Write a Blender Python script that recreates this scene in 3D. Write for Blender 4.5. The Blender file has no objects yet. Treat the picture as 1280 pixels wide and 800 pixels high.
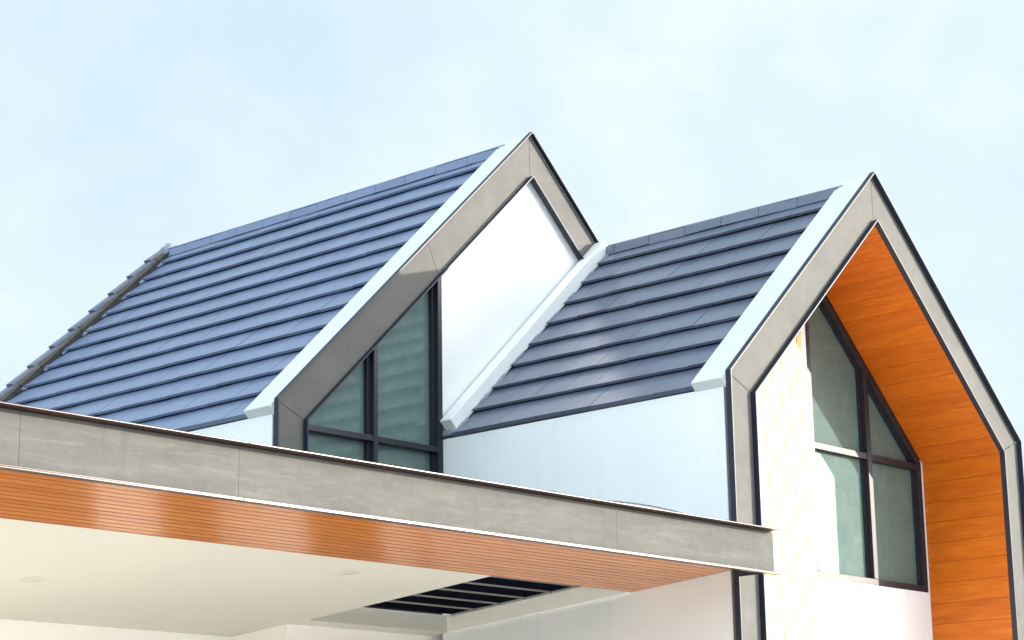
import bpy, math, random
from mathutils import Vector, Matrix

random.seed(7)
S = bpy.context.scene
COL = S.collection
GZ = 5.14                      # metres from the ground up to the eave datum used below
R = math.radians

# ------------------------------------------------------------------ materials
def new_mat(name):
    m = bpy.data.materials.new(name); m.use_nodes = True
    nt = m.node_tree
    return m, nt, nt.nodes, nt.links, nt.nodes['Principled BSDF']

def coords(nt, scale=(1, 1, 1)):
    tc = nt.nodes.new('ShaderNodeTexCoord'); mp = nt.nodes.new('ShaderNodeMapping')
    mp.inputs['Scale'].default_value = scale
    nt.links.new(tc.outputs['Object'], mp.inputs['Vector'])
    return mp.outputs['Vector']

def noise(nt, vec, scale, detail=4, rough=.55, dist=0):
    n = nt.nodes.new('ShaderNodeTexNoise')
    n.inputs['Scale'].default_value = scale; n.inputs['Detail'].default_value = detail
    n.inputs['Roughness'].default_value = rough; n.inputs['Distortion'].default_value = dist
    nt.links.new(vec, n.inputs['Vector'])
    return n.outputs['Fac']

def ramp(nt, fac, stops):
    r = nt.nodes.new('ShaderNodeValToRGB'); e = r.color_ramp.elements
    while len(e) < len(stops): e.new(.5)
    for i, (p, c) in enumerate(stops):
        e[i].position = p; e[i].color = (*c, 1) if len(c) == 3 else c
    nt.links.new(fac, r.inputs['Fac'])
    return r.outputs['Color']

def mixc(nt, fac, a, b, mode='MIX'):
    m = nt.nodes.new('ShaderNodeMix'); m.data_type = 'RGBA'; m.blend_type = mode
    for key, v in ((0, fac), (6, a), (7, b)):
        if isinstance(v, (int, float)): m.inputs[key].default_value = v
        elif isinstance(v, tuple): m.inputs[key].default_value = (*v, 1) if len(v) == 3 else v
        else: nt.links.new(v, m.inputs[key])
    return m.outputs[2]

def bump(nt, bsdf, fac, strength, dist=.01):
    b = nt.nodes.new('ShaderNodeBump'); b.inputs['Strength'].default_value = strength
    b.inputs['Distance'].default_value = dist
    nt.links.new(fac, b.inputs['Height']); nt.links.new(b.outputs['Normal'], bsdf.inputs['Normal'])

def island(nt):
    return nt.nodes.new('ShaderNodeNewGeometry').outputs['Random Per Island']

M = {}
def paint(name, c1, c2, rough=.5, spec=.4, sc=1.6, bs=.04):
    m, nt, n, l, b = new_mat(name); v = coords(nt)
    l.new(mixc(nt, ramp(nt, noise(nt, v, sc, 6, .6), [(.35, (0, 0, 0)), (.7, (1, 1, 1))]), c1, c2), b.inputs['Base Color'])
    b.inputs['Roughness'].default_value = rough; b.inputs['Specular IOR Level'].default_value = spec
    bump(nt, b, noise(nt, v, 70, 3), bs, .004)
    M[name] = m
def render_mat():
    m, nt, n, l, b = new_mat('white_render')
    v = coords(nt); vs = coords(nt, (7, 7, .35))
    a = mixc(nt, ramp(nt, noise(nt, v, 1.3, 8, .65), [(.35, (0, 0, 0)), (.7, (1, 1, 1))]), (.82, .825, .83), (.77, .778, .79))
    a = mixc(nt, ramp(nt, noise(nt, vs, 1.2, 6, .6), [(.55, (0, 0, 0)), (.80, (.45, .45, .45))]), a, (.69, .70, .71))
    l.new(a, b.inputs['Base Color'])
    b.inputs['Roughness'].default_value = .5; b.inputs['Specular IOR Level'].default_value = .35
    bump(nt, b, noise(nt, v, 55, 5, .7), .12, .004)
    M['white_render'] = m
render_mat()
paint('parapet_white', (.69, .70, .71), (.65, .66, .67), .5, .4)
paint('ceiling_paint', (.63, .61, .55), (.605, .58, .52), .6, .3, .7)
paint('carport_wall', (.93, .905, .86), (.91, .88, .835), .5, .3, .8)
paint('cladding_white', (.66, .58, .32), (.62, .53, .27), .6, .2, 2.5)
paint('mortar_grey', (.27, .31, .37), (.11, .13, .17), .5, .5, 30, .5)
paint('mortar_tan', (.17, .14, .095), (.105, .09, .07), .7, .3, 18, .4)
paint('skirt_grey', (.045, .045, .05), (.025, .027, .032), .6, .3, 14, .3)
paint('batten_grey', (.33, .315, .285), (.28, .27, .25), .6, .3, 8)
paint('room_grey', (.30, .30, .29), (.26, .26, .25), .8, .2)
paint('deck_grey', (.22, .22, .22), (.17, .17, .17), .8, .3)
paint('lamp_glass', (.60, .575, .52), (.56, .54, .49), .4, .4)
paint('cable_black', (.02, .02, .02), (.03, .03, .03), .5, .4)
paint('dark_door', (.055, .04, .032), (.04, .03, .025), .4, .5)

def trim(name, col, rough, metal=0, spec=.5, c2=None):
    m, nt, n, l, b = new_mat(name); v = coords(nt)
    l.new(mixc(nt, noise(nt, v, 6, 5), col, c2 or tuple(x * .7 for x in col)), b.inputs['Base Color'])
    b.inputs['Roughness'].default_value = rough; b.inputs['Metallic'].default_value = metal
    b.inputs['Specular IOR Level'].default_value = spec
    bump(nt, b, noise(nt, v, 9, 2), .05, .004)
    M[name] = m
trim('navy_trim', (.026, .032, .055), .42, 0, .22)
trim('window_metal', (.024, .026, .036), .42, 0, .3)
trim('maroon_trim', (.040, .011, .012), .30, .0, .35, (.03, .009, .010))
trim('louvre_navy', (.007, .008, .016), .6, 0, 0)

# concrete boards
def concrete(name, c1, c2, c3, streak=(1, 1, 1), sc=2.2, rough=.75, worn=False):
    m, nt, n, l, b = new_mat(name); v = coords(nt, streak)
    f = noise(nt, v, sc, 9, .62, .6)
    base = ramp(nt, f, [(.28, c1), (.5, c2), (.72, c3)])
    f2 = noise(nt, coords(nt), 11, 7, .7)
    col = mixc(nt, .35, base, ramp(nt, f2, [(.3, c1), (.7, c3)]))
    f3 = noise(nt, coords(nt), 34, 2)
    pits = ramp(nt, f3, [(.16, (.55, .55, .55)), (.25, (1, 1, 1))])
    col = mixc(nt, 1.0, col, pits, 'MULTIPLY')
    if worn:      # trowel scrapes along the board and old drip marks down it
        sc1 = noise(nt, coords(nt, (1.6, 2, 21)), 2.1, 6, .6, .8)
        col = mixc(nt, ramp(nt, sc1, [(.55, (0, 0, 0)), (.76, (.27, .27, .27))]), col, (.235, .23, .20))
        sc2 = noise(nt, coords(nt, (9, 9, .5)), 1.3, 5, .6)
        col = mixc(nt, ramp(nt, sc2, [(.58, (0, 0, 0)), (.78, (.4, .4, .4))]), col, (.07, .07, .07))
    l.new(col, b.inputs['Base Color'])
    b.inputs['Roughness'].default_value = rough; b.inputs['Specular IOR Level'].default_value = .12
    bump(nt, b, f2, .08, .004)
    M[name] = m
concrete('gable_concrete', (.102, .101, .098), (.124, .122, .118), (.149, .146, .139))
concrete('fascia_concrete', (.078, .079, .077), (.097, .097, .093), (.128, .127, .119), (.5, 1, 3.4), 3.2, worn=True)

# roof tiles
def tile_mat(name, c1, c2):
    m, nt, n, l, b = new_mat(name); v = coords(nt)
    base = mixc(nt, island(nt), c1, c2)
    f = noise(nt, v, 5, 8, .7)
    base = mixc(nt, ramp(nt, f, [(.45, (0, 0, 0)), (.8, (.5, .5, .5))]), base, tuple(x * 1.2 for x in c2))
    l.new(base, b.inputs['Base Color'])
    l.new(ramp(nt, f, [(.3, (.27, .27, .27)), (.7, (.40, .40, .40))]), b.inputs['Roughness'])
    b.inputs['Specular IOR Level'].default_value = .55
    bump(nt, b, noise(nt, v, 14, 3, .5), .035, .003)
    M[name] = m
tile_mat('tile_blue', (.145, .190, .308), (.172, .218, .338))
tile_mat('tile_slate', (.098, .116, .176), (.128, .146, .205))

# varnished wood
def wood(name, stretch, c, rough, spec, coat=0, tint=.35):
    m, nt, n, l, b = new_mat(name)
    v = coords(nt, stretch)
    add = nt.nodes.new('ShaderNodeVectorMath'); add.operation = 'ADD'
    comb = nt.nodes.new('ShaderNodeCombineXYZ')
    mul = nt.nodes.new('ShaderNodeMath'); mul.operation = 'MULTIPLY'; mul.inputs[1].default_value = 40
    isl = island(nt)
    l.new(isl, mul.inputs[0])
    for k in range(3): l.new(mul.outputs[0], comb.inputs[k])
    l.new(v, add.inputs[0]); l.new(comb.outputs[0], add.inputs[1])
    g = noise(nt, add.outputs[0], 1.0, 9, .62, 1.2)
    col = ramp(nt, g, [(.25, c[0]), (.5, c[1]), (.75, c[2])])
    col = mixc(nt, tint, col, ramp(nt, isl, [(0, c[0]), (.5, c[1]), (1, c[2])]))
    l.new(col, b.inputs['Base Color'])
    b.inputs['Roughness'].default_value = rough; b.inputs['Specular IOR Level'].default_value = spec
    b.inputs['Coat Weight'].default_value = coat; b.inputs['Coat Roughness'].default_value = .12
    bump(nt, b, g, .06, .003)
    M[name] = m
wood('reveal_wood', (17, 1.7, 17), ((.36, .076, .004), (.48, .118, .007), (.60, .182, .011)), .40, .22, 0, .18)
wood('soffit_wood', (1.3, 26, 26), ((.40, .108, .011), (.51, .152, .018), (.60, .205, .030)), .23, .5, .22)

# tinted, slightly dusty glass
def glass():
    m, nt, n, l, b = new_mat('tinted_glass')
    v = coords(nt)
    d = noise(nt, v, 5.5, 8, .72, .8)
    l.new(ramp(nt, d, [(.3, (.115, .185, .175)), (.55, (.140, .213, .203)), (.75, (.18, .258, .243))]), b.inputs['Base Color'])
    b.inputs['Roughness'].default_value = .03; b.inputs['IOR'].default_value = 1.55
    b.inputs['Specular IOR Level'].default_value = .62
    bump(nt, b, noise(nt, v, 1.6, 2), .02, .004)
    t = nt.nodes.new('ShaderNodeBsdfTransparent'); t.inputs['Color'].default_value = (.55, .72, .70, 1)
    mx = nt.nodes.new('ShaderNodeMixShader'); mx.inputs[0].default_value = .78
    l.new(t.outputs[0], mx.inputs[1]); l.new(b.outputs[0], mx.inputs[2])
    l.new(mx.outputs[0], n['Material Output'].inputs['Surface'])
    M['tinted_glass'] = m
glass()

def ground_mat(name, c1, c2, sc):
    m, nt, n, l, b = new_mat(name); v = coords(nt)
    l.new(mixc(nt, noise(nt, v, sc, 8, .65), c1, c2), b.inputs['Base Color'])
    b.inputs['Roughness'].default_value = .85
    bump(nt, b, noise(nt, v, 40, 5), .3, .01)
    M[name] = m
ground_mat('pale_paving', (.74, .71, .655), (.67, .64, .59), .8)
ground_mat('dry_ground', (.13, .14, .08), (.085, .10, .05), .25)

# ------------------------------------------------------------------ mesh tools
class MB:
    def __init__(self): self.v = []; self.f = []
    def add(self, vs, fs):
        o = len(self.v); self.v += [tuple(p) for p in vs]; self.f += [tuple(i + o for i in f) for f in fs]
    def hexa(self, c):         # 8 corners: bottom ring 0-3, top ring 4-7
        self.add(c, [(3, 2, 1, 0), (4, 5, 6, 7), (0, 1, 5, 4), (1, 2, 6, 5), (2, 3, 7, 6), (3, 0, 4, 7)])
    def box(self, x0, x1, y0, y1, z0, z1):
        self.hexa([(x0, y0, z0), (x1, y0, z0), (x1, y1, z0), (x0, y1, z0), (x0, y0, z1), (x1, y0, z1), (x1, y1, z1), (x0, y1, z1)])
    def extr(self, poly, y0, y1):   # polygon in x,z pushed through y
        n = len(poly)
        self.add([(x, y0, z) for x, z in poly] + [(x, y1, z) for x, z in poly],
                 [tuple(range(n)), tuple(range(2 * n - 1, n - 1, -1))] + [((i + 1) % n, i, n + i, n + (i + 1) % n) for i in range(n)])
    def strip(self, pl, d0, d1, y0, y1, gap=0, segs=None):
        a = offs(pl, d0); b = offs(pl, d1)
        for i in range(len(pl) - 1):
            if segs is not None and i not in segs: continue
            q = [Vector(a[i]), Vector(a[i + 1]), Vector(b[i + 1]), Vector(b[i])]
            if gap:
                u = (q[1] - q[0]).normalized() * gap
                q = [q[0] + u, q[1] - u, q[2] - u, q[3] + u]
            self.extr([tuple(p) for p in q], y0, y1)
    def tube(self, pts, r, k=8):
        rings = []
        for i, p in enumerate(pts):
            p = Vector(p); t = (Vector(pts[min(i + 1, len(pts) - 1)]) - Vector(pts[max(i - 1, 0)])).normalized()
            s = t.cross(Vector((0, 0, 1))).normalized(); u = s.cross(t)
            rings.append([p + (s * math.cos(a) + u * math.sin(a)) * r for a in [2 * math.pi * j / k for j in range(k)]])
        self.add([p for ring in rings for p in ring],
                 [(i * k + j, i * k + (j + 1) % k, (i + 1) * k + (j + 1) % k, (i + 1) * k + j) for i in range(len(pts) - 1) for j in range(k)])
    def build(self, name, mat, parent=None, label=None, bevel=0):
        me = bpy.data.meshes.new(name)
        me.from_pydata([(x, y, z + GZ) for x, y, z in self.v], [], self.f)
        me.validate(); me.materials.append(M[mat])
        import bmesh
        bm = bmesh.new(); bm.from_mesh(me); bmesh.ops.recalc_face_normals(bm, faces=bm.faces); bm.to_mesh(me); bm.free()
        o = bpy.data.objects.new(name, me); COL.objects.link(o)
        if parent: o.parent = parent
        if label: o['label'] = label
        if bevel:
            bv = o.modifiers.new('soft_edges', 'BEVEL'); bv.width = bevel; bv.segments = 2; bv.limit_method = 'ANGLE'
        return o

def offs(pl, d):               # offset an open x,z polyline towards its right-hand side
    out = []
    for i, p in enumerate(pl):
        ns = []
        for a, b in ((i - 1, i), (i, i + 1)):
            if a < 0 or b >= len(pl): continue
            dx, dz = pl[b][0] - pl[a][0], pl[b][1] - pl[a][1]; L = math.hypot(dx, dz)
            ns.append((dz / L, -dx / L))
        if len(ns) == 1: nx, nz = ns[0]; k = 1
        else:
            nx, nz = ns[0][0] + ns[1][0], ns[0][1] + ns[1][1]; L = math.hypot(nx, nz); nx /= L; nz /= L
            k = 1 / (nx * ns[0][0] + nz * ns[0][1])
        out.append((p[0] + nx * d * k, p[1] + nz * d * k))
    return out

def empty(name, loc, label, cat):
    o = bpy.data.objects.new(name, None); COL.objects.link(o); o.location = loc
    o['label'] = label; o['category'] = cat
    return o

# ------------------------------------------------------------------ the house
W, HA = 2.2, 2.08207                           # right gable: half width, apex above its eave bends
XL, WL, LB, LA = -1.01089, 3.09537, -.02914, 2.94165   # left gable
DL = 3.04                                      # the left gable stands this far behind the right one
FLOOR = -GZ
house = empty('house', (0, 0, 0), 'modern white house with two steep gables, dark blue tiled roofs and concrete gable frames', 'house')
OR = [(-W, FLOOR), (-W, 0), (0, HA), (W, 0), (W, FLOOR)]
OL = [(XL - WL, -1.5), (XL - WL, LB), (XL, LA), (XL + WL, LB), (XL + WL, -1.5)]
SR = HA / W
INS = .322

def gable_frame(pl, y, segs, lab, seam=None):
    m = MB(); m.strip(pl, .016, INS - .012, y + .048, y + .085, gap=.0035, segs=segs if not seam else [s for s in segs if s != seam[0]])
    if seam:
        a, b = offs(pl, .016), offs(pl, INS - .012); i, fr = seam
        for f0, f1 in ((0, fr), (fr, 1)):
            va, vb = Vector(a[i]), Vector(a[i + 1]); wa, wb = Vector(b[i]), Vector(b[i + 1])
            q = [va.lerp(vb, f0), va.lerp(vb, f1), wa.lerp(wb, f1), wa.lerp(wb, f0)]
            u = (vb - va).normalized() * .0025
            m.extr([tuple(q[0] + u), tuple(q[1] - u), tuple(q[2] - u), tuple(q[3] + u)], y + .048, y + .085)
    g = m.build('gable_frame', 'gable_concrete', house, lab)
    m = MB(); m.strip(pl, 0, .010, y, y + .052, segs=segs)
    m.build('edge_trim', 'navy_trim', g)
    m = MB(); m.strip(pl, INS - .010, INS, y, y + .052, segs=segs)
    m.build('edge_trim', 'navy_trim', g)
    m = MB(); m.strip(pl, .018, INS - .014, y + .087, y + .36, segs=segs)
    m.build('frame_core', 'white_render', g)
    return g
gr = gable_frame(OR, 0, [0, 1, 2, 3], 'pale concrete gable frame with black edges around the wood-lined recess')
gl = gable_frame(OL, DL, [0, 1, 2, 3], 'pale concrete gable frame with black edges, its lower left in shade', seam=(1, .56))

# screw heads on the boards
for g, pts, y in ((gr, [(-1.2, .79), (-.25, 1.72), (.6, 1.27), (1.5, .42), (-2.03, -.35), (2.03, -.6)], 0),
                  (gl, [(-2.62, 1.18), (-2.56, 1.20), (-2.02, 1.86), (-1.5, 2.20), (-3.35, .50), (-2.12, 1.70)], DL)):
    for x, z in pts:
        m = MB(); m.extr([(x + .0065 * math.cos(a), z + .0065 * math.sin(a)) for a in [2 * math.pi * j / 8 for j in range(8)]], y + .0462, y + .052)
        m.build('screw', 'deck_grey', g)

def parapet(cx, hw, zb, za, y0, y1, lab, t0=.014, t1=.113):
    sl = (za - zb) / hw; L = math.hypot(1, sl); ux, uz = 1 / L, sl / L
    k = .075
    pl = [(cx - hw - ux * k, zb - uz * k), (cx, za), (cx + hw + ux * k, zb - uz * k)]
    m = MB(); m.strip(pl, t0, t1, y0, y1)
    return m.build('roof_parapet', 'parapet_white', house, lab, bevel=.007)
parapet(0, W, 0, HA, .06, .36, 'white parapet band along the right roof behind the gable frame')
parapet(XL, WL, LB, LA, DL + .06, DL + .38, 'white parapet band along the left roof behind the gable frame')

def lump(name, parent, q, ax, r, mat, seed):
    """one knobbly dab of mortar: a rough sphere stretched along three axes"""
    rnd = random.Random(seed); vs = []; fs = []; nu, nv = 9, 6
    ph = [rnd.uniform(0, 6.28) for _ in range(6)]
    for j in range(nv + 1):
        for i in range(nu):
            a, b = 2 * math.pi * i / nu, math.pi * j / nv
            k = 1 + .28 * math.sin(2 * a + ph[0]) * math.sin(b) + .22 * math.sin(3 * a + ph[1] + 2 * b) * math.sin(b) + (rnd.uniform(-.14, .14) if 0 < j < nv else 0)
            vs.append(q + (ax[0] * math.cos(a) * math.sin(b) * r[0] + ax[1] * math.sin(a) * math.sin(b) * r[1] + ax[2] * math.cos(b) * r[2]) * k)
    for j in range(nv):
        for i in range(nu):
            fs.append((j * nu + i, j * nu + (i + 1) % nu, (j + 1) * nu + (i + 1) % nu, (j + 1) * nu + i))
    m = MB(); m.add(vs, fs); o = m.build(name, mat, parent)
    for p in o.data.polygons: p.use_smooth = True
    return o
YAX = Vector((0, 1, 0))
# ---- roofs
GAUGE, TW = .32, .333
def roof_slope(m, cx, hw, zb, za, side, y0, y1, n, off, cuts=None, t_top=.045, butt=.042):
    """tiles on one slope: rows of overlapping thin slabs, each a little off true"""
    sl = (za - zb) / hw; L = math.hypot(1, sl); u = Vector((side * 1 / L, 0, sl / L)); nn = Vector((-side * sl / L, 0, 1 / L))
    O = Vector((cx - side * hw, 0, zb)); SL = hw * L
    S0 = -.072; g = (SL - .03 - S0) / n
    for i in range(n):
        s0 = S0 + i * g + .004; s1 = min(s0 + g + .05, SL - .005)
        ya, yb = (cuts(i) if cuts else (y0, y1))
        y = y0 - TW + (off + (.5 if i % 2 else 0)) * TW
        while y < yb:
            a, b = max(y + .0016, ya), min(y + TW - .0016, yb)
            if b - a > .02:
                j = random.uniform(-.002, .002); ds = random.uniform(-.004, .004); tl = random.uniform(-.0012, .0012)
                n0 = -t_top + j; n1 = n0 - butt * (s1 - s0) / g
                def P(s, yy, h): return O + u * s + nn * (h) + Vector((0, yy, 0))
                e = .006; nose = butt if i == 0 else butt * .6
                m.hexa([P(s0 + ds + .004, a, n0 - nose), P(s0 + ds + .004, b, n0 - nose), P(s1, b, n1 - .02), P(s1, a, n1 - .02),
                        P(s0 + ds + e * .3, a, n0 + tl), P(s0 + ds + e * .3, b, n0 - tl), P(s1, b, n1), P(s1, a, n1)])
            y += TW
    return O + u * S0, u, nn, SL - S0, g

def ridge_caps(m, cx, zr, y0, y1, ln=.42):
    prof = [(-.112, -.098), (-.094, -.014), (-.02, .022), (.02, .022), (.094, -.014), (.112, -.098)]
    y = y0
    while y < y1 - .05:
        b = min(y + ln, y1); j = random.uniform(-.004, .004); t = random.uniform(-.003, .003)
        m.add([(cx + x, y + .003, zr + z + j + t) for x, z in prof] + [(cx + x, b - .003, zr + z + j - t) for x, z in prof],
              [(0, 1, 2, 3, 4, 5), (11, 10, 9, 8, 7, 6)] + [(k, 6 + k, 7 + k, k + 1) for k in range(5)] + [(5, 11, 6, 0)])
        y = b

def roof(cx, hw, zb, za, y0, y1, n, mat, lab, off, cuts=None, y1r=None):
    m = MB()
    fr = roof_slope(m, cx, hw, zb, za, 1, y0, y1, n, off, cuts)
    roof_slope(m, cx, hw, zb, za, -1, y0, y1r or y1, n, off + .2)
    r = m.build('roof', mat, house, lab)
    d = MB(); sl = (za - zb) / hw
    pl = [(cx - hw + .03, zb + .03 * sl), (cx, za), (cx + hw - .03, zb + .03 * sl)]
    d.strip(pl, .135, .19, y0, (y1r or y1) - .05); d.build('roof_deck', 'deck_grey', r)
    return r, fr
Y1R = 2.965
rr, fr = roof(0, W, 0, HA, .3, Y1R, 9, 'tile_slate', 'shorter slate-blue tiled roof of the front right gable', .35,
              cuts=lambda i: (.3, Y1R - .01 + random.uniform(-.012, .02)), y1r=3.2)
m = MB(); ridge_caps(m, 0, HA - .082, .33, 3.11); m.build('ridge_tiles', 'tile_slate', rr)
Y1L = 8.30
rl, fl = roof(XL, WL, LB, LA, DL + .3, Y1L, 13, 'tile_blue', 'longer blue tiled roof of the rear left gable', .1)
m = MB(); ridge_caps(m, XL, LA - .085, DL + .33, 8.52); m.build('ridge_tiles', 'tile_blue', rl)

# eave fascia strips under the lowest course
# verge caps stepping up the far edge of the left roof, with their mortar
O, u, nn, SLn, g = fl
cap = MB(); tan = MB(); skirt = MB()
for i in range(13):
    s0 = i * g - .05; s1 = min(s0 + g + .14, SLn - .075)
    dj = random.uniform(-.012, .012)
    def P(s, y, h): return O + u * s + nn * h + Vector((0, y, 0))
    ya, yb = 8.30 + dj * .2, 8.405
    h0, h1 = .050, .014                       # lower end rides over the cap below
    cap.hexa([P(s0 + dj, ya, h0 - .024), P(s0 + dj, yb, h0 - .024), P(s1, yb, h1 - .024), P(s1, ya, h1 - .024),
              P(s0 + dj, ya + .010, h0), P(s0 + dj, yb, h0), P(s1, yb, h1), P(s1, ya + .010, h1)])
    tan.hexa([P(s0 + .06, ya - .006, -.022), P(s0 + .06, yb - .01, -.022), P(s1 - .02, yb - .01, -.022), P(s1 - .02, ya - .006, -.022),
              P(s0 + .06, ya + .004, h0 - .0285), P(s0 + .06, yb - .01, h0 - .0285), P(s1 - .02, yb - .01, h1 - .0245), P(s1 - .02, ya + .004, h1 - .0245)])
    skirt.hexa([P(s0 + .05, ya - .050, -.17), P(s0 + .05, yb - .02, -.17), P(s0 + g + .05, yb - .02, -.17), P(s0 + g + .05, ya - .050, -.17),
                P(s0 + .05, ya - .030, -.018), P(s0 + .05, yb - .02, -.018), P(s0 + g + .05, yb - .02, -.026), P(s0 + g + .05, ya - .030, -.026)])
    lump('mortar', rl, P(i * g + .03, ya - .045, -.068), (u, YAX, nn), (.075, .040, .020), 'mortar_grey', i)
v = cap.build('verge_tiles', 'tile_slate', rl)
tan.build('verge_mortar', 'mortar_tan', rl); skirt.build('verge_skirt', 'skirt_grey', rl)
lump('mortar', rl, Vector((XL - .06, 8.36, LA - .115)), (u, YAX, nn), (.12, .10, .075), 'mortar_grey', 91)

# white upstand where the right roof runs into the left gable
m = MB(); k = .0; L = math.hypot(1, SR)
pl = [(-W - .0, .0), (-.075, HA - .075 * SR)]
m.strip(pl, -.050, .075, 2.955, 3.086)
m.build('roof_upstand', 'white_render', house, 'white upstand between the right tiled roof and the left gable wall', bevel=.006)
# grey mortar dabs where tiles meet the upstand
O2, u2, n2, SL2, g2 = fr
for i in range(9):
    lump('mortar', rr, O2 + u2 * (i * g2 + random.uniform(.10, .2)) + n2 * (-.068) + Vector((0, 2.955, 0)), (u2, YAX, n2), (random.uniform(.09, .14), random.uniform(.02, .045), .018), 'mortar_grey', 40 + i)
lump('mortar', rr, O2 + u2 * .045 + n2 * (-.07) + Vector((0, 3.05, 0)), (u2, YAX, n2), (.05, .11, .03), 'mortar_grey', 77)

# ---- walls
m = MB()
m.box(-2.186, -2.03, .09, 3.115, FLOOR, -.118)
m.build('wall', 'white_render', house, 'shaded white side wall under the right roof')
m = MB(); m.box(2.03, 2.186, .09, 3.115, FLOOR, -.118)
m.build('wall', 'white_render', house)
D = .86                                        # recessed front wall of the right gable
WX0, WX1, WZ0 = .08, 1.845, -1.331
IN = offs(OR, INS)
def in_z(x, extra=0): return IN[2][1] - extra - abs(x) * SR
m = MB()
m.extr([(-1.873, FLOOR), (-1.873, in_z(-1.873)), (0, IN[2][1]), (WX0, in_z(WX0)), (WX0, FLOOR)], D, D + .15)
m.box(WX0, WX1, D, D + .15, FLOOR, WZ0)
m.extr([(WX1, FLOOR), (1.873, FLOOR), (1.873, in_z(1.873)), (WX1, in_z(WX1))], D, D + .15)
m.build('wall', 'white_render', house, 'sunlit white front wall set back inside the right gable')
m = MB(); x = -1.868
while x < -.02:
    x1 = min(x + .128, -.002)
    m.extr([(x, FLOOR + .02), (x, in_z(x, .012)), (x1 - .010, in_z(x1 - .010, .012)), (x1 - .010, FLOOR + .02)], D - .018, D - .0005)
    x += .128
m.build('cladding', 'cladding_white', house, 'cream-white vertical boards beside the recessed window')

# wood lining of the recess
m = MB(); A, B = offs(OR, INS - .012), offs(OR, INS + .002)
for i in range(4):
    a0, a1 = Vector(A[i]), Vector(A[i + 1]); b0, b1 = Vector(B[i]), Vector(B[i + 1])
    ln = (a1 - a0).length; nb = max(1, round(ln / .185))
    for k in range(nb):
        e = .0022 / ln * nb if nb else 0
        f0, f1 = (k + .008) / nb, (k + 1 - .008) / nb
        m.extr([tuple(a0.lerp(a1, f0)), tuple(a0.lerp(a1, f1)), tuple(b0.lerp(b1, f1)), tuple(b0.lerp(b1, f0))], .053, D - .001)
m.build('recess_lining', 'reveal_wood', house, 'varnished orange wood planks lining the recess of the right gable')

# ---- window of the right gable
def window(lab): 
    return lab
fy0, fy1, gy = D - .003, D + .078, D + .060
zt = lambda x: in_z(x, .022)
fw = .058
m = MB()
m.box(WX0, WX1, fy0, fy1, WZ0, WZ0 + fw)                                       # sill rail
m.extr([(WX1 - fw, WZ0 + fw), (WX1, WZ0 + fw), (WX1, zt(WX1)), (WX1 - fw, zt(WX1 - fw))], fy0, fy1)
m.extr([(WX0, WZ0 + fw), (WX0 + fw, WZ0 + fw), (WX0 + fw, zt(WX0 + fw)), (WX0, zt(WX0))], fy0, fy1)
m.extr([(WX0 + fw, zt(WX0 + fw)), (WX0 + fw, zt(WX0 + fw) - fw * 1.38), (WX1 - fw, zt(WX1 - fw) - fw * 1.38), (WX1 - fw, zt(WX1 - fw))], fy0, fy1)
win_r = m.build('window', 'window_metal', house, 'gable window with sloping head, its lower left pane glaring white', bevel=.003)
m = MB()
m.extr([(.957, WZ0 + fw), (1.022, WZ0 + fw), (1.022, zt(1.022) - fw * 1.38), (.957, zt(.957) - fw * 1.38)], fy0 - .004, fy1 - .002)
m.build('mullion', 'window_metal', win_r, bevel=.003)
m = MB(); m.box(WX0 + fw, .957, fy0 + .004, fy1 - .004, -.205, -.147); m.box(1.022, WX1 - fw, fy0 + .004, fy1 - .004, -.205, -.147)
m.build('transom', 'window_metal', win_r, bevel=.003)
# inner sash lines
m = MB()
for x0, x1 in ((WX0 + fw, .957), (1.022, WX1 - fw)):
    z = lambda x: zt(x) - fw * 1.38
    m.extr([(x0, z(x0)), (x0, z(x0) - .042), (x1, z(x1) - .042), (x1, z(x1))], fy0 + .042, fy1 - .006)
    for xa in ((x0, x0 + .03), (x1 - .03, x1)):
        m.extr([(xa[0], WZ0 + fw), (xa[1], WZ0 + fw), (xa[1], z(xa[1]) - .03), (xa[0], z(xa[0]) - .03)], fy0 + .045, fy1 - .008)
m.build('sash', 'window_metal', win_r)
def pane(parent, poly, y):
    m = MB(); m.extr(poly, y, y + .006); return m.build('pane', 'tinted_glass', parent)
z = lambda x: zt(x) - fw * 1.38 - .02
for x0, x1 in ((WX0 + fw - .01, .967), (1.012, WX1 - fw + .01)):
    pane(win_r, [(x0, WZ0 + fw - .01), (x1, WZ0 + fw - .01), (x1, -.19), (x0, -.19)], gy)
    pane(win_r, [(x0, -.16), (x1, -.16), (x1, z(x1)), (x0, z(x0))], gy)

# ---- left gable: wall and window
YW = 3.12
INL = offs(OL, INS); SLL = (LA - LB) / WL
def inl_z(x, extra=0): return INL[2][1] - extra - abs(x - XL) * SLL
LX0, LX1 = INL[1][0] - .01, -2.195
m = MB()
m.extr([(LX1, -1.28), (INL[3][0] + .02, -1.28), (INL[3][0] + .02, inl_z(INL[3][0]) ), (XL, INL[2][1] + .02), (LX1, inl_z(LX1) + .02)], YW, YW + .15)
m.build('wall', 'white_render', house, 'white front wall of the left gable above the right roof')
m = MB(); m.box(XL - WL + .014, XL - WL + .16, DL + .09, 8.26, -1.5, LB - .118)
m.build('wall', 'white_render', house, 'white side wall under the left roof')
m = MB(); m.box(XL + WL - .16, XL + WL - .014, DL + .09, 8.26, FLOOR, LB - .118); m.build('wall', 'white_render', house)
m = MB()
m.extr([(XL - WL + .16, FLOOR), (XL - WL + .16, LB), (XL, LA - .2), (XL + WL - .16, LB), (XL + WL - .16, FLOOR)], 8.12, 8.26)
m.build('wall', 'white_render', house)
jy0, jy1, jg = 3.085, 3.185, 3.170
jw = .05
zl = lambda x: inl_z(x, -.01)
m = MB()
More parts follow.
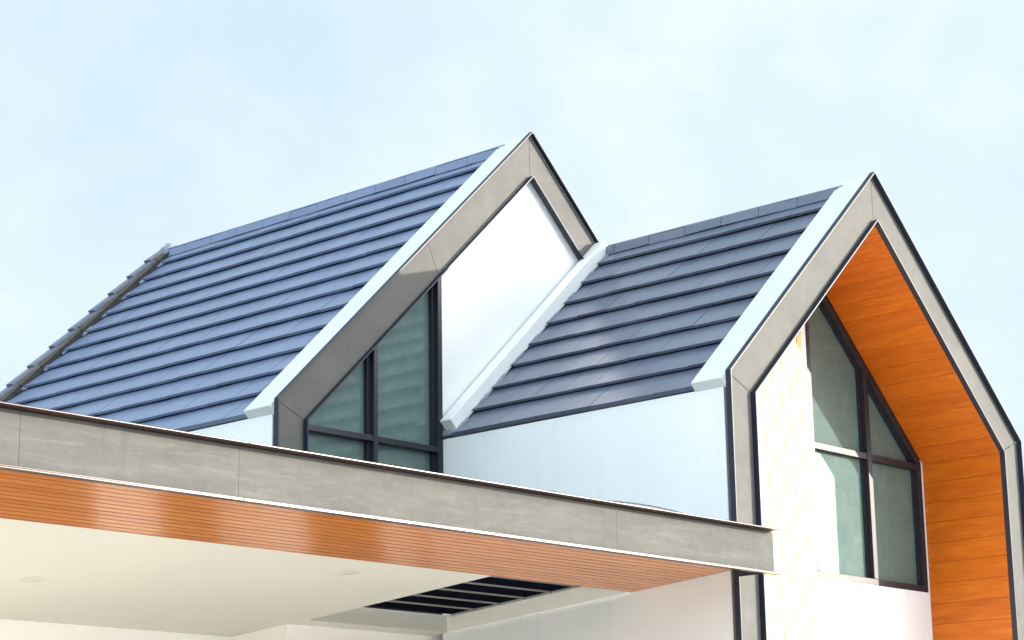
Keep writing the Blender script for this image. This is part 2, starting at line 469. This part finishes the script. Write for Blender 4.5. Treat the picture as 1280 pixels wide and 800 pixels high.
m.extr([(LX1 - jw, -1.28), (LX1, -1.28), (LX1, zl(LX1)), (LX1 - jw, zl(LX1 - jw))], jy0, jy1)
m.box(INL[1][0] - .03, INL[1][0] + .012, jy0 + .03, jy1, -1.28, inl_z(INL[1][0]))
m.extr([(INL[1][0], zl(INL[1][0]) + .03), (INL[1][0], zl(INL[1][0]) - .025), (LX1 - jw, zl(LX1 - jw) - .025), (LX1 - jw, zl(LX1 - jw) + .03)], jy0 + .03, jy1)
m.box(INL[1][0] - .03, LX1 - jw, jy0, jy1, -1.33, -1.28)
win_l = m.build('window', 'window_metal', house, 'tall shaded gable window reflecting the striped roof tiles', bevel=.003)
m = MB()
m.extr([(-3.016, -1.28), (-2.97, -1.28), (-2.97, zl(-2.97) - .02), (-3.016, zl(-3.016) - .02)], jy0 - .003, jy1 - .003)
m.build('mullion', 'window_metal', win_l, bevel=.003)
m = MB()
for x0, x1 in ((INL[1][0], -3.016), (-2.97, LX1 - jw)): m.box(x0, x1, jy0 + .004, jy1 - .005, -.238, -.188)
m.build('transom', 'window_metal', win_l, bevel=.003)
m = MB()
for xa in ((-3.05, -3.0165), (LX1 - jw - .03, LX1 - jw - .0005)):
    m.extr([(xa[0], -1.28), (xa[1], -1.28), (xa[1], zl(xa[1]) - .03), (xa[0], zl(xa[0]) - .03)], jy0 + .045, jy1 - .01)
m.build('sash', 'window_metal', win_l)
for x0, x1 in ((INL[1][0] - .005, -3.01), (-2.98, LX1 - jw + .01)):
    pane(win_l, [(x0, -1.28), (x1, -1.28), (x1, -.225), (x0, -.225)], jg)
    pane(win_l, [(x0, -.2), (x1, -.2), (x1, zl(x1) - .01), (x0, zl(x0) - .01)], jg)

# rooms behind the glass
m = MB(); m.extr([(-2.02, -1.9), (-2.02, -.2), (0, 1.7), (2.02, -.2), (2.02, -1.9)], 3.0, 3.06); m.box(-2.02, 2.02, D + .16, 3.0, -1.95, -1.9); m.build('room', 'room_grey', house)
m = MB(); m.extr([(-3.9, -1.47), (-3.9, -.25), (XL, 2.5), (1.9, -.25), (1.9, -1.47)], 5.6, 5.66); m.box(-3.9, 1.9, YW + .2, 5.6, -1.52, -1.47); m.build('room', 'room_grey', house)

# ------------------------------------------------------------------ the carport
XE = -9.7                                     # its far left end, outside the picture
carport = empty('carport', (-6.9, 1.5, 0), 'flat-roofed carport with grey concrete fascia, orange wood soffit and cream ceiling', 'carport')
def cz(y): return -1.533 - .0797 * (y - .042)  # the ceiling falls towards the back
def cp(mb, name, mat, label=None, parent=None, bevel=0):
    par = parent or carport
    o = mb.build(name, mat, None, label, bevel)
    o.parent = par
    if par == carport: o.matrix_parent_inverse = Matrix.Translation(Vector((6.9, -1.5, 0)))
    return o
YF = -.33
m = MB()
e0 = XE
for x1 in (-8.83, -7.352, -4.015, -2.206):
    m.box(e0, x1 - .0022, YF, YF + .03, -1.598, -1.293); e0 = x1
fascia = cp(m, 'fascia', 'fascia_concrete', 'weathered grey concrete fascia of the carport')
m = MB(); m.box(-2.2365, -2.2063, YF + .031, .046, -1.478, -1.295); cp(m, 'fascia_return', 'fascia_concrete', None, fascia)
m = MB()
e0 = XE
for x1 in (-7.35, -2.225):
    m.hexa([(e0, YF - .085, -1.290), (x1, YF - .085, -1.290), (x1, YF + .16, -1.2905), (e0, YF + .16, -1.2905),
            (e0, YF - .085, -1.280), (x1, YF - .085, -1.280), (x1, YF + .16, -1.268), (e0, YF + .16, -1.268)]); e0 = x1 + .004
cp(m, 'edge_trim', 'maroon_trim', None, fascia, .003)
m = MB()
e0 = XE
for x1 in (-9.0, -7.34, -5.3, -2.16):
    m.box(e0, x1, YF - .030, YF + .030, -1.6085, -1.5985)
    m.box(e0, x1, YF - .030, YF - .022, -1.5985, -1.591); e0 = x1 + .004
cp(m, 'edge_trim', 'maroon_trim', None, fascia, .002)
# side trim running back to the gable column
m = MB(); m.box(-2.2065, -2.199, YF + .032, .044, -1.59, -1.50); cp(m, 'side_trim', 'navy_trim', None, fascia)

m = MB(); y = YF + .032; YB = 1.055
while y < YB - .01:
    y1 = min(y + .0815, YB); xr = -2.2075 if y1 < .05 else -2.188
    if y < .05 <= y1: y1 = .05; xr = -2.2075
    xs = XE
    while xs < xr - .01:
        xe = min(xs + random.uniform(2.6, 3.4), xr)
        m.hexa([(xs, y, cz(y)), (xe - .0015, y, cz(y)), (xe - .0015, y1 - .014, cz(y1)), (xs, y1 - .014, cz(y1)),
                (xs, y, cz(y) + .018), (xe - .0015, y, cz(y) + .018), (xe - .0015, y1 - .014, cz(y1) + .018), (xs, y1 - .014, cz(y1) + .018)])
        xs = xe
    y = y1
cp(m, 'soffit', 'soffit_wood', 'glossy orange wood soffit of narrow boards')
m = MB()
def slab(x0, x1, y0, y1, t0, t1):
    m.hexa([(x0, y0, cz(y0) + t0), (x1, y0, cz(y0) + t0), (x1, y1, cz(y1) + t0), (x0, y1, cz(y1) + t0),
            (x0, y0, cz(y0) + t1), (x1, y0, cz(y0) + t1), (x1, y1, cz(y1) + t1), (x0, y1, cz(y1) + t1)])
slab(XE, -2.19, YF + .032, YB, .020, .05)
cp(m, 'soffit_backing', 'deck_grey')
OX0, OY1 = -3.776, 3.04
m = MB()
slab(XE, OX0, YB + .001, 3.92, .003, .145)
slab(OX0, -2.19, OY1, 3.92, .003, .145)
ceiling = cp(m, 'ceiling', 'ceiling_paint', 'cream painted carport ceiling')
m = MB()
m.box(XE, OX0, YF + .031, 3.03, -1.38, -1.297); m.box(OX0, -2.19, YF + .031, YB, -1.38, -1.297)
cp(m, 'flat_roof', 'deck_grey')
m = MB()
m.hexa([(-2.2095, YB + .001, cz(YB) + .002), (-2.187, YB + .001, cz(YB) + .002), (-2.187, OY1, cz(OY1) + .002), (-2.2095, OY1, cz(OY1) + .002),
        (-2.2095, YB + .001, cz(YB) + .130), (-2.187, YB + .001, cz(YB) + .130), (-2.187, OY1, cz(OY1) + .130), (-2.2095, OY1, cz(OY1) + .130)])
cp(m, 'opening_trim', 'carport_wall', None, ceiling)
# louvre over the opening
m = MB(); bt = MB(); y = YB + .003; k = 0
P7 = (OY1 - YB - .006) / 7
for k in range(7):
    y0, y1 = y + k * P7, y + (k + 1) * P7 - .030
    m.hexa([(OX0 - .05, y0, cz(y0) + .150), (-2.188, y0, cz(y0) + .150), (-2.188, y1, cz(y1) + .150), (OX0 - .05, y1, cz(y1) + .150),
            (OX0 - .05, y0, cz(y0) + .175), (-2.188, y0, cz(y0) + .175), (-2.188, y1, cz(y1) + .175), (OX0 - .05, y1, cz(y1) + .175)])
    if k < 6: bt.box(OX0 - .05, -2.188, y1 + .006, y1 + .018, cz(y1) + .138, cz(y1) + .20)
lv = cp(m, 'louvre', 'louvre_navy', 'dark navy louvre blades across the ceiling opening')
cp(bt, 'battens', 'batten_grey', None, lv)
# downlights
for x, y in ((-6.709, 2.546), (-4.863, 1.414), (-4.961, 3.613)):
    m = MB(); k = 28
    def ring(r, dz): return [(x + r * math.cos(2 * math.pi * i / k), y + r * math.sin(2 * math.pi * i / k), cz(y + r * math.sin(2 * math.pi * i / k)) + dz) for i in range(k)]
    a, b, c = ring(.083, .003), ring(.081, -.0015), ring(.064, -.0015)
    m.add(a + b + c, [(i, (i + 1) % k, k + (i + 1) % k, k + i) for i in range(k)] + [(k + i, k + (i + 1) % k, 2 * k + (i + 1) % k, 2 * k + i) for i in range(k)])
    dl = cp(m, 'downlight', 'lamp_glass', None)
    m = MB(); m.add(ring(.064, -.0005), [tuple(range(k))]); lens = m.build('lens', 'lamp_glass', None); lens.parent = dl

# ground-floor walls under the carport belong to the house
m = MB(); m.box(-3.82, -2.03, 3.24, 3.40, FLOOR, -1.62); m.box(-3.82, -3.67, 3.40, 4.05, FLOOR, -1.62)
m.build('wall', 'carport_wall', house, 'cream ground-floor wall under the carport ceiling')
m = MB(); m.box(XE, -3.67, 3.9, 4.05, FLOOR, -1.65)
m.build('wall', 'carport_wall', house, 'cream back wall under the carport')
for x0, x1, y, zt_ in ((-4.42, -3.87, 3.86, -2.50), (-3.46, -2.66, 3.20, -2.36), (-6.6, -5.1, 3.86, -2.45)):
    m = MB(); m.box(x0, x1, y, y + .039, FLOOR, zt_); m.build('door', 'dark_door', house)

# cable on the carport roof edge
def arc(x0, x1, h, y):
    n = 24
    return [(x0 + (x1 - x0) * i / n, y, -1.2705 + .003 + h * math.sin(math.pi * i / n) ** .8) for i in range(n + 1)]
m = MB(); m.tube(arc(-4.75, -4.62, .004, YF - .02) + arc(-4.14, -3.30, .016, YF - .02), .0045)
o = m.build('cable', 'cable_black'); o['label'] = 'thin black cable arching along the top edge of the carport fascia'; o['category'] = 'cable'

# ------------------------------------------------------------------ ground
def sheet(name, x0, x1, y0, y1, z, mat):
    me = bpy.data.meshes.new(name); me.from_pydata([(x0, y0, z), (x1, y0, z), (x1, y1, z), (x0, y1, z)], [], [(0, 1, 2, 3)])
    me.materials.append(M[mat]); o = bpy.data.objects.new(name, me); COL.objects.link(o); o['kind'] = 'structure'
sheet('ground', -900, 900, -900, 900, 0, 'dry_ground')
sheet('driveway', -21, 3.2, -17, 3.9, .004, 'pale_paving')

# ------------------------------------------------------------------ light
AZ, EL = R(135), math.atan(.288 / math.sqrt(2))
sd = Vector((math.sin(AZ) * math.cos(EL), math.cos(AZ) * math.cos(EL), math.sin(EL)))
sun = bpy.data.lights.new('sun', 'SUN'); sun.energy = 4.2; sun.angle = R(.5); sun.color = (1, .90, .78)
so = bpy.data.objects.new('sun', sun); COL.objects.link(so)
so.rotation_euler = (-sd).to_track_quat('-Z', 'Y').to_euler(); so.location = (20, -20, 20)

w = bpy.data.worlds.new('World'); S.world = w; w.use_nodes = True
nt = w.node_tree; bg = nt.nodes['Background']
sky = nt.nodes.new('ShaderNodeTexSky'); sky.sky_type = 'NISHITA'; sky.sun_disc = False
sky.sun_elevation = EL; sky.sun_rotation = AZ; sky.altitude = 0; sky.air_density = 1.0; sky.dust_density = 2.5; sky.ozone_density = 1.5
tc = nt.nodes.new('ShaderNodeTexCoord')
mp = nt.nodes.new('ShaderNodeMapping'); mp.inputs['Scale'].default_value = (1, 1, 1.3)
nt.links.new(tc.outputs['Generated'], mp.inputs['Vector'])
n1 = noise(nt, mp.outputs['Vector'], 4.6, 9, .56, .25)
cl = ramp(nt, n1, [(.35, (.80, .80, .80)), (.70, (.96, .96, .96))])
veil = mixc(nt, ramp(nt, n1, [(.38, (0, 0, 0)), (.74, (1, 1, 1))]), (4.45, 5.55, 6.2), (5.45, 6.1, 6.45))
cloud = mixc(nt, cl, sky.outputs['Color'], veil)
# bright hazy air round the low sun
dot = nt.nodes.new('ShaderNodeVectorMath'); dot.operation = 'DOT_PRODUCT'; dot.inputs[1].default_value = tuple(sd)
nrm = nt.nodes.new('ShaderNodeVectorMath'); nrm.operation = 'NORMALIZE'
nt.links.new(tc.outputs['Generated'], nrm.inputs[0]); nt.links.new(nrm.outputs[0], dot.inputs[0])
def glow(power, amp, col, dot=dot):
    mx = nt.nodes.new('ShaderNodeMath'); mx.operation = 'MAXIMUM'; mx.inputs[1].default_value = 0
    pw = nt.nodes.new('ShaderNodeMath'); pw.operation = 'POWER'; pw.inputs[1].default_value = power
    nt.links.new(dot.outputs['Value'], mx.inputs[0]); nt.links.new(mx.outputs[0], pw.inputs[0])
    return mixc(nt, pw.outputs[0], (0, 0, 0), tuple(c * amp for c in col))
# sky away from the sun: added unseen glow, brightens left-facing walls and roofs
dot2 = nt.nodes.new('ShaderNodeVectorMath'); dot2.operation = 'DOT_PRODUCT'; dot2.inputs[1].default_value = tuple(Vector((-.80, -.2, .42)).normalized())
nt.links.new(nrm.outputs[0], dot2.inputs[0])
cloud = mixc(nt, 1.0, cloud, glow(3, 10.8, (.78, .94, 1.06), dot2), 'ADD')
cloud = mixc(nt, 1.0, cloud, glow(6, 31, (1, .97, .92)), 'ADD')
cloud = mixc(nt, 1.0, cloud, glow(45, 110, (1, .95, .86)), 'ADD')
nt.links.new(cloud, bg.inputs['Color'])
bg.inputs['Strength'].default_value = .09

# ------------------------------------------------------------------ camera
cam = bpy.data.cameras.new('camera'); co = bpy.data.objects.new('camera', cam); COL.objects.link(co)
yaw, pit, rol = .83128, .24183, -.01611
F = Vector((math.sin(yaw) * math.cos(pit), math.cos(yaw) * math.cos(pit), math.sin(pit)))
Rv = F.cross(Vector((0, 0, 1))).normalized(); U = Rv.cross(F)
R2 = math.cos(rol) * Rv + math.sin(rol) * U; U2 = -math.sin(rol) * Rv + math.cos(rol) * U
mw = Matrix((R2, U2, -F)).transposed().to_4x4(); mw.translation = Vector((-15.16813, -9.57281, -3.54068 + GZ))
co.matrix_world = mw
cam.sensor_width = 36; cam.lens = 2680.9 / 1280 * 36; cam.clip_end = 3000; cam.clip_start = .1
S.camera = co
S.view_settings.view_transform = 'Standard'; S.view_settings.look = 'None'
S.view_settings.exposure = .98; S.view_settings.gamma = 1
